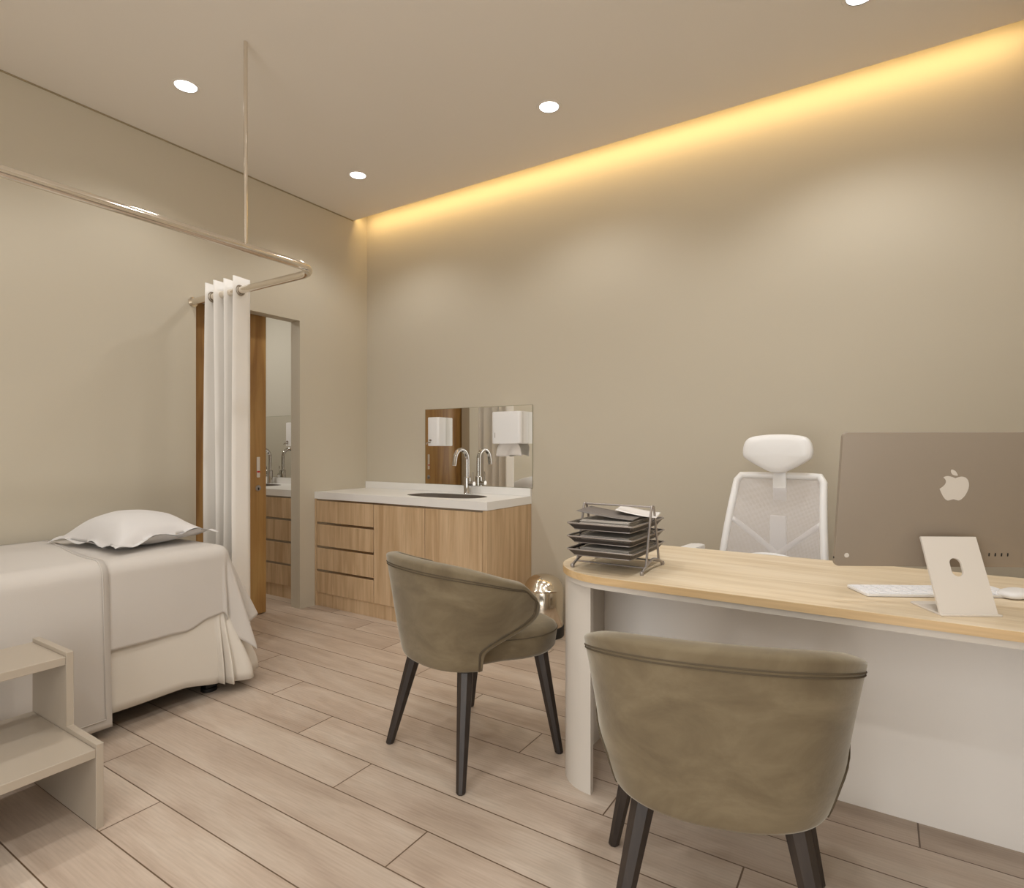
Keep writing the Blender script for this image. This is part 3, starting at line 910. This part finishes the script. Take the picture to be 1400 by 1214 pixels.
# stand: foot + leaning plate with a cable hole
bm = bmesh.new()
prism(bm, rrect(-hw, hw, 0, .130, [.010, .010, .002, .002], 4), 0, .005, .0012, 1)
finish('stand_foot', bm, M['stand'], pc)
def slab_hole(bm, w0, w1, h, t, hx, hz0, hz1, hr):
    """flat plate in the xz plane, thickness t in y, with a rounded slot"""
    N = 48
    def slot(a):
        c_, s_ = math.cos(a), math.sin(a); hl = (hz1 - hz0) / 2 - hr
        return (hx + hr * c_, (hz0 + hz1) / 2 + hr * s_ + (hl if s_ >= 0 else -hl))
    cz = (hz0 + hz1) / 2
    def rc(a):
        p = slot(a); dx, dz = p[0] - hx, p[1] - cz
        t_ = min([(w1 - hx) / dx if dx > 1e-6 else 9e9, (w0 - hx) / dx if dx < -1e-6 else 9e9, (h - cz) / dz if dz > 1e-6 else 9e9, (0 - cz) / dz if dz < -1e-6 else 9e9])
        return (hx + dx * t_, cz + dz * t_)
    A = [2 * math.pi * (k + .5) / N for k in range(N)]
    ho = [slot(a) for a in A]; re = [rc(a) for a in A]
    for c in ((w0, 0), (w0, h), (w1, 0), (w1, h)):
        i = min(range(N), key=lambda i: (re[i][0] - c[0]) ** 2 + (re[i][1] - c[1]) ** 2); re[i] = c
    loft(bm, [[(p[0], 0, p[1]) for p in ho], [(p[0], 0, p[1]) for p in re], [(p[0], t, p[1]) for p in re], [(p[0], t, p[1]) for p in ho]], closed_v=True)
lean = math.atan2(.076, .186)
bm = bmesh.new(); slab_hole(bm, -.070, .070, math.hypot(.076, .183), .0055, 0, .095, .142, .0145)
finish('stand_plate', bm, M['stand'], pc, loc=(-.003, .006, .003), rot=(-lean, 0, 0), angle=30)
# screen body, leaning 8 degrees
TL = R(7.5)
sb = bpy.data.objects.new('display', None); sb.empty_display_size = .05
bm = bmesh.new(); prism(bm, rrect(-.2735, .2735, 0, .362, .011, 6), -.0055, .0055, .0012, 2)
o = finish('display', bm, M['imac'], pc); o.rotation_euler = (R(90) + TL, 0, 0); o.location = (0, .128, .100)
disp = o
bpy.data.objects.remove(sb)
# in display space: x right, y up along the panel, +z towards the camera
bm = bmesh.new(); prism(bm, rrect(-.265, .265, .05, .354, .004, 3), -.0066, -.0056)
finish('screen', bm, M['screen'], disp, smooth=False)['label'] = 'dark glass screen on the far side'
# emblem (bitten apple with leaf)
def apple():
    bm = bmesh.new()
    body = [(0.0, .30), (.10, .335), (.20, .35), (.31, .315), (.39, .22), (.425, .08), (.41, -.06), (.35, -.22), (.26, -.34), (.17, -.40),
            (.08, -.385), (0.0, -.365), (-.08, -.385), (-.17, -.405), (-.26, -.35), (-.34, -.24), (-.40, -.13), (-.445, -.035)]
    bite = [(-.445, -.035), (-.36, .03), (-.30, .10), (-.275, .17), (-.29, .245), (-.345, .31), (-.365, .325)]
    tail = [(-.365, .325), (-.29, .36), (-.20, .365), (-.10, .34)]
    P = [p for p in spline([(a, b, 0) for a, b in body], 4)][:-1] + [p for p in spline([(a, b, 0) for a, b in bite], 4)][:-1] + spline([(a, b, 0) for a, b in tail], 4)
    vs = [bm.verts.new((p.x, p.y, 0)) for p in P]; f = bm.faces.new(vs)
    leaf = spline([(.06, .385, 0), (.035, .45, 0), (-.03, .53, 0), (-.135, .575, 0), (-.15, .50, 0), (-.10, .42, 0), (-.02, .385, 0)], 5, closed=True)
    f2 = bm.faces.new([bm.verts.new((p.x, p.y, 0)) for p in leaf])
    r = bmesh.ops.extrude_face_region(bm, geom=[f, f2])
    bmesh.ops.translate(bm, vec=(0, 0, .006), verts=[g for g in r['geom'] if isinstance(g, bmesh.types.BMVert)])
    bmesh.ops.scale(bm, vec=(.085, .085, .1), verts=bm.verts)
    return bm
o = finish('emblem', apple(), M['stand'], disp, smooth=False); o.location = (.0, .216, .0056); o.location = (.022, .216, .0056); o['label'] = 'pale apple emblem on the back of the display'
bm = bmesh.new(); lathe(bm, [(.0, .0055), (.0062, .0055), (.0062, .0068), (.0, .0068)], (-.243, .030), 20)
finish('power_button', bm, M['stand'], disp)
for k in range(4):
    bm = bmesh.new(); prism(bm, rrect(.128 + .016 * k - .0016, .128 + .016 * k + .0016, .030, .039, .0012, 3), .0052, .0062)
    finish('port', bm, M['black'], disp)
bm = bmesh.new(); lathe(bm, [(.0, 0), (.003, 0), (.003, .001), (.0, .001)], seg=12)
o = finish('audio_port', bm, M['black'], disp, loc=(-.2732, .022, 0), rot=(0, R(-90), 0))

# keyboard, mouse
kb = thing('keyboard', 'slim white keyboard lying on the desk behind the computer stand', 'keyboard', (3.533, -1.444, .760), R(30))
bm = bmesh.new(); prism(bm, rrect(-.008, .412, -.057, .057, .008, 4), .001, .0085, .001, 1); finish('case', bm, M['plastic'], kb)
bm = bmesh.new()
for j in range(5):
    for i in range(14):
        x0 = -.002 + i * .0292
        if j == 0 and 3 < i < 10:
            if i == 4: bx(bm, x0, x0 + 6 * .0292 - .004, -.050 + j * .0205, -.050 + j * .0205 + .0165, .0085, .0105, .0006, 1)
            continue
        bx(bm, x0, x0 + .0252, -.050 + j * .0205, -.050 + j * .0205 + .0165, .0085, .0105, .0006, 1)
finish('keys', bm, mat('key_white', rgb(250, 249, 251), .5), kb)
ms = thing('mouse', 'small white computer mouse on the desk right of the computer stand', 'mouse', (3.905, -1.275, .760), R(28))
bm = bmesh.new()
def mring(f, z, dx=0): return [((.0335 * f) * math.copysign(abs(math.cos(a)) ** .8, math.cos(a)), (.057 * f) * math.copysign(abs(math.sin(a)) ** .8, math.sin(a)), z)
                         for a in [2 * math.pi * k / 32 for k in range(32)]]
loft(bm, [mring(.86, .002), mring(.93, .004), mring(1.0, .009), mring(.985, .013), mring(.9, .0175), mring(.7, .0205), mring(.35, .022), mring(.03, .0222)])
for v in bm.verts: v.co.rotate(Matrix.Rotation(R(-60), 3, 'Z'))
finish('shell', bm, M['plastic'], ms, angle=60)
bm = bmesh.new(); bx(bm, -.022, .022, -.028, .028, .0, .003); finish('glides', bm, M['black'], ms)

# ------------------------------------------------------------------ letter tray rack with papers
TX0, TX1, TY0, TY1 = 2.672, 2.925, -1.575, -1.365
tr = thing('letter_tray_rack', 'three-tier grey wire letter tray rack on the rounded desk end', 'tray rack', (0, 0, .760))
ym = (TY0 + TY1) / 2
bm = bmesh.new()
for x in (TX0, TX1):
    tube(bm, spline([(x, TY0, .008), (x, TY0 + .045, .024), (x, ym, .036), (x, TY1 - .045, .024), (x, TY1, .008)], 5), .0048, 10)
    tube(bm, spline([(x, TY0 + .040, .022), (x, TY0 + .060, .10), (x, ym - .014, .205), (x, ym, .215), (x, ym + .014, .205), (x, TY1 - .060, .10), (x, TY1 - .040, .022)], 5), .0042, 10)
tube(bm, [(TX0, ym, .215), (TX1, ym, .215)], .0035, 10)
tube(bm, [(TX0, TY0 + .032, .018), (TX1, TY0 + .032, .018)], .003, 8)
tube(bm, [(TX0, TY1 - .032, .018), (TX1, TY1 - .032, .018)], .003, 8)
finish('frame', bm, M['metal_dark'], tr)
for x in (TX0, TX1):
    for y in (TY0, TY1):
        bm = bmesh.new(); lathe(bm, [(.0, 0), (.006, .0), (.0075, .006), (.006, .013), (.0, .014)], (x, y), 12)
        finish('foot', bm, M['metal_dark'], tr)
TXa, TXb = TX0 + .008, TX1 - .008
TR = [(.141, .00), (.097, .006), (.053, .006)]
for k, (zt, dy) in enumerate(TR):
    ya, yb = ym - .165 - dy * .3, ym + .150 + dy
    bm = bmesh.new()
    lo = rrect(TXa + .016, TXb - .016, ya + .022, yb - .022, .008, 3); hi = rrect(TXa, TXb, ya, yb, .010, 3)
    loft(bm, [[(p[0], p[1], zt) for p in lo], [(p[0], p[1], zt + .021) for p in hi]], cap=False)
    bm.faces.new([bm.verts.new((p[0], p[1], zt)) for p in lo])
    ty = finish('tray', bm, M['tray'], tr, smooth=False)
    bm = bmesh.new(); tube(bm, [(p[0], p[1], zt + .022) for p in hi], .0030, 8, closed=True)
    tube(bm, [(p[0], p[1], zt) for p in lo], .002, 6, closed=True)
    finish('rim', bm, M['metal_dark'], ty)
    n = (9, 6, 7)[k]
    bm = bmesh.new(); z = zt + .7625 
    for i in range(n):
        jx, jy = random.uniform(-.004, .004), random.uniform(-.005, .005)
        bx(bm, TXa + .032 + jx, TXb - .030 + jx, ya + .045 + jy, yb - .04 + jy, z + i * .0032, z + i * .0032 + .0026)
    o = finish('paper_stack', bm, M['paper_grey'], smooth=False)
    tag(o, ('stack of grey papers in the top letter tray', 'thin stack of papers in the middle letter tray', 'stack of papers in the bottom letter tray')[k],
        'papers', 'paper stacks in the letter trays')
def curled(name, x0, x1, y0, y1, z, m, amp, rz, label, ph=0):
    bm = bmesh.new()
    def f(u, v):
        x = x0 + (x1 - x0) * u; y = y0 + (y1 - y0) * v
        return (x - (x0 + x1) / 2, y - (y0 + y1) / 2, amp * ((u * 2 - 1) ** 2 if ph == 0 else (1 - u) ** 1.5) + .004 * v)
    grid(bm, f, 20, 6)
    o = finish(name, bm, m, solid=.0012, loc=((x0 + x1) / 2, (y0 + y1) / 2, z), rot=(0, 0, rz))
    tag(o, label, 'papers'); return o
curled('paper_sheet', 2.790, 2.930, -1.50, -1.36, .9405, M['paper'], .022, R(12), 'loose white sheet lying on top of the letter trays', 1)
curled('folder', 2.690, 2.890, -1.585, -1.44, .9385, M['folder'], .022, R(4), 'dark grey sagging folder lying on top of the letter trays', 1)

# ------------------------------------------------------------------ pedal bin
pb = thing('pedal_bin', 'shiny champagne metal pedal bin with domed lid and black base, by the cabinet side', 'bin', (1.785, -.205, 0))
bm = bmesh.new(); lathe(bm, [(.0, 0), (.126, 0), (.128, .004), (.128, .058), (.125, .062), (.0, .062)], seg=40); finish('base', bm, M['black'], pb)
bm = bmesh.new(); lathe(bm, [(.122, .0625), (.124, .066), (.124, .285), (.122, .288)], seg=40); finish('body', bm, M['gold'], pb)
bm = bmesh.new(); lathe(bm, [(.120, .289), (.1265, .289), (.1265, .297), (.122, .302), (.114, .325), (.096, .351), (.065, .370), (.033, .379), (.002, .381)], seg=40)
finish('lid', bm, M['gold'], pb)
bm = bmesh.new(); prism(bm, rrect(-.03, .03, -.165, -.122, .008), .010, .018, .002, 1); finish('pedal', bm, M['black'], pb)

# ------------------------------------------------------------------ office chair
oc = thing('office_chair', 'white mesh office chair with headrest, tucked behind the desk', 'office chair', (3.153, -.62, 0), R(-7))
# local -y faces the desk
def back_pt(s, z):      # s -1..1 , z height
    t = (z - .58) / (1.045 - .58)
    hwid = .227 - .038 * t
    y = .055 + .145 * t - .045 * math.sin(math.pi * min(1, max(0, t)) ) * 0 - .030 * (1 - s * s) * -1
    return Vector((s * hwid, y - .02 * math.sin(math.pi * t), z))
loop = [(-1, z) for z in lin(.60, 1.02, 10)] + [(s, 1.045) for s in lin(-.92, .92, 10)] + [(1, z) for z in lin(1.02, .60, 10)] + [(s, .575) for s in lin(.92, -.92, 10)]
pp = [back_pt(s, z) for s, z in loop]
bm = bmesh.new(); tube(bm, pp, .0165, 12, closed=True)
finish('back_frame', bm, M['plastic'], oc, angle=60)
bm = bmesh.new(); grid(bm, lambda u, v: tuple(back_pt(-.97 + 1.94 * u, .585 + .45 * v)), 16, 12)
finish('mesh_back', bm, M['mesh'], oc)
bm = bmesh.new()
def sbar(p, q, w=.018, d=.010):
    tube(bm, [p, q], w, 4)
c0 = back_pt(0, .70) + Vector((0, .06, -.02))
for s in (-1, 1):
    e = back_pt(s * .98, .845) + Vector((0, .008, 0))
    tube(bm, spline([tuple(e), tuple((e + c0) / 2 + Vector((0, .012, 0))), tuple(c0)], 4), .013, 10)
finish('lumbar_arm', bm, M['plastic'], oc, angle=60)
bm = bmesh.new()
bx(bm, -.036, .036, .175, .195, .62, .86, .006, 2); finish('back_spine', bm, M['plastic'], oc)
bm = bmesh.new(); bx(bm, -.030, .030, .205, .220, .93, 1.09, .004, 2); finish('headrest_post', bm, M['plastic'], oc)
bm = bmesh.new()
arc = [(s * .15, .075 + .02 * s * s, .655 + .035 * (1 - s * s)) for s in lin(-1, 1, 14)]
tube(bm, arc, .010, 10); finish('lumbar_rail', bm, M['plastic'], oc)
# headrest: wide hexagon-like pad
bm = bmesh.new()
hp_ = [(-.118, .078), (-.06, .090), (0, .093), (.06, .090), (.118, .078), (.142, .045), (.146, -.005), (.125, -.030), (.06, -.070), (.022, -.086), (-.022, -.086), (-.06, -.070), (-.125, -.030), (-.146, -.005), (-.142, .045)]
H0 = spline([(a, 0, b) for a, b in hp_], 4, closed=True)
def hr(f, y): return [(p.x * f * 1.05, y + .55 * (p.x * f) ** 2 * -1, 1.148 + p.z * f) for p in H0]
loft(bm, [hr(.9, .205), hr(.985, .195), hr(1.0, .180), hr(.985, .165), hr(.93, .155), hr(.7, .148), hr(.3, .144), hr(.03, .143)])
finish('headrest', bm, M['plastic'], oc, angle=60)
bm = bmesh.new(); prism(bm, rrect(-.245, .245, -.30, .17, [.05, .05, .10, .10], 8), .455, .520, .022, 4); finish('seat', bm, cloth('white_seat', rgb(226, 222, 218)), oc)
for s in (-1, 1):
    bm = bmesh.new(); prism(bm, rrect(s * .322 - .034, s * .322 + .034, -.18, .05, .025, 6), .690, .713, .007, 3)
    ar = finish('armrest', bm, M['plastic'], oc)
    bm = bmesh.new(); bx(bm, s * .322 - .014, s * .322 + .014, -.10, -.05, .46, .695, .004, 1); bx(bm, min(s * .15, s * .332), max(s * .15, s * .332), -.10, -.05, .432, .455, .003, 1)
    finish('arm_post', bm, M['plastic'], ar)
bm = bmesh.new(); lathe(bm, [(.0, .10), (.03, .10), (.03, .28), (.02, .285), (.02, .42), (.10, .432), (.10, .454), (.0, .454)], seg=20); finish('gas_lift', bm, M['brushed'], oc)
bm = bmesh.new()
for k in range(5):
    a = R(72 * k + 18); tube(bm, [(.02 * math.cos(a), .02 * math.sin(a), .105), (.29 * math.cos(a), .29 * math.sin(a), .075)], [.024, .016], 10)
finish('star_base', bm, M['plastic'], oc)
for k in range(5):
    a = R(72 * k + 18); cx, cy = .285 * math.cos(a), .285 * math.sin(a)
    bm = bmesh.new()
    for dx in (-.014, .014):
        c = Vector((cx - math.sin(a) * dx, cy + math.cos(a) * dx, .028)); d = Vector((-math.sin(a), math.cos(a), 0))
        tube(bm, [tuple(c - d * .009), tuple(c + d * .009)], .0275, 16)
    tube(bm, [(cx, cy, .028), (cx, cy, .075)], .008, 8)
    finish('caster', bm, M['tyre'], oc)
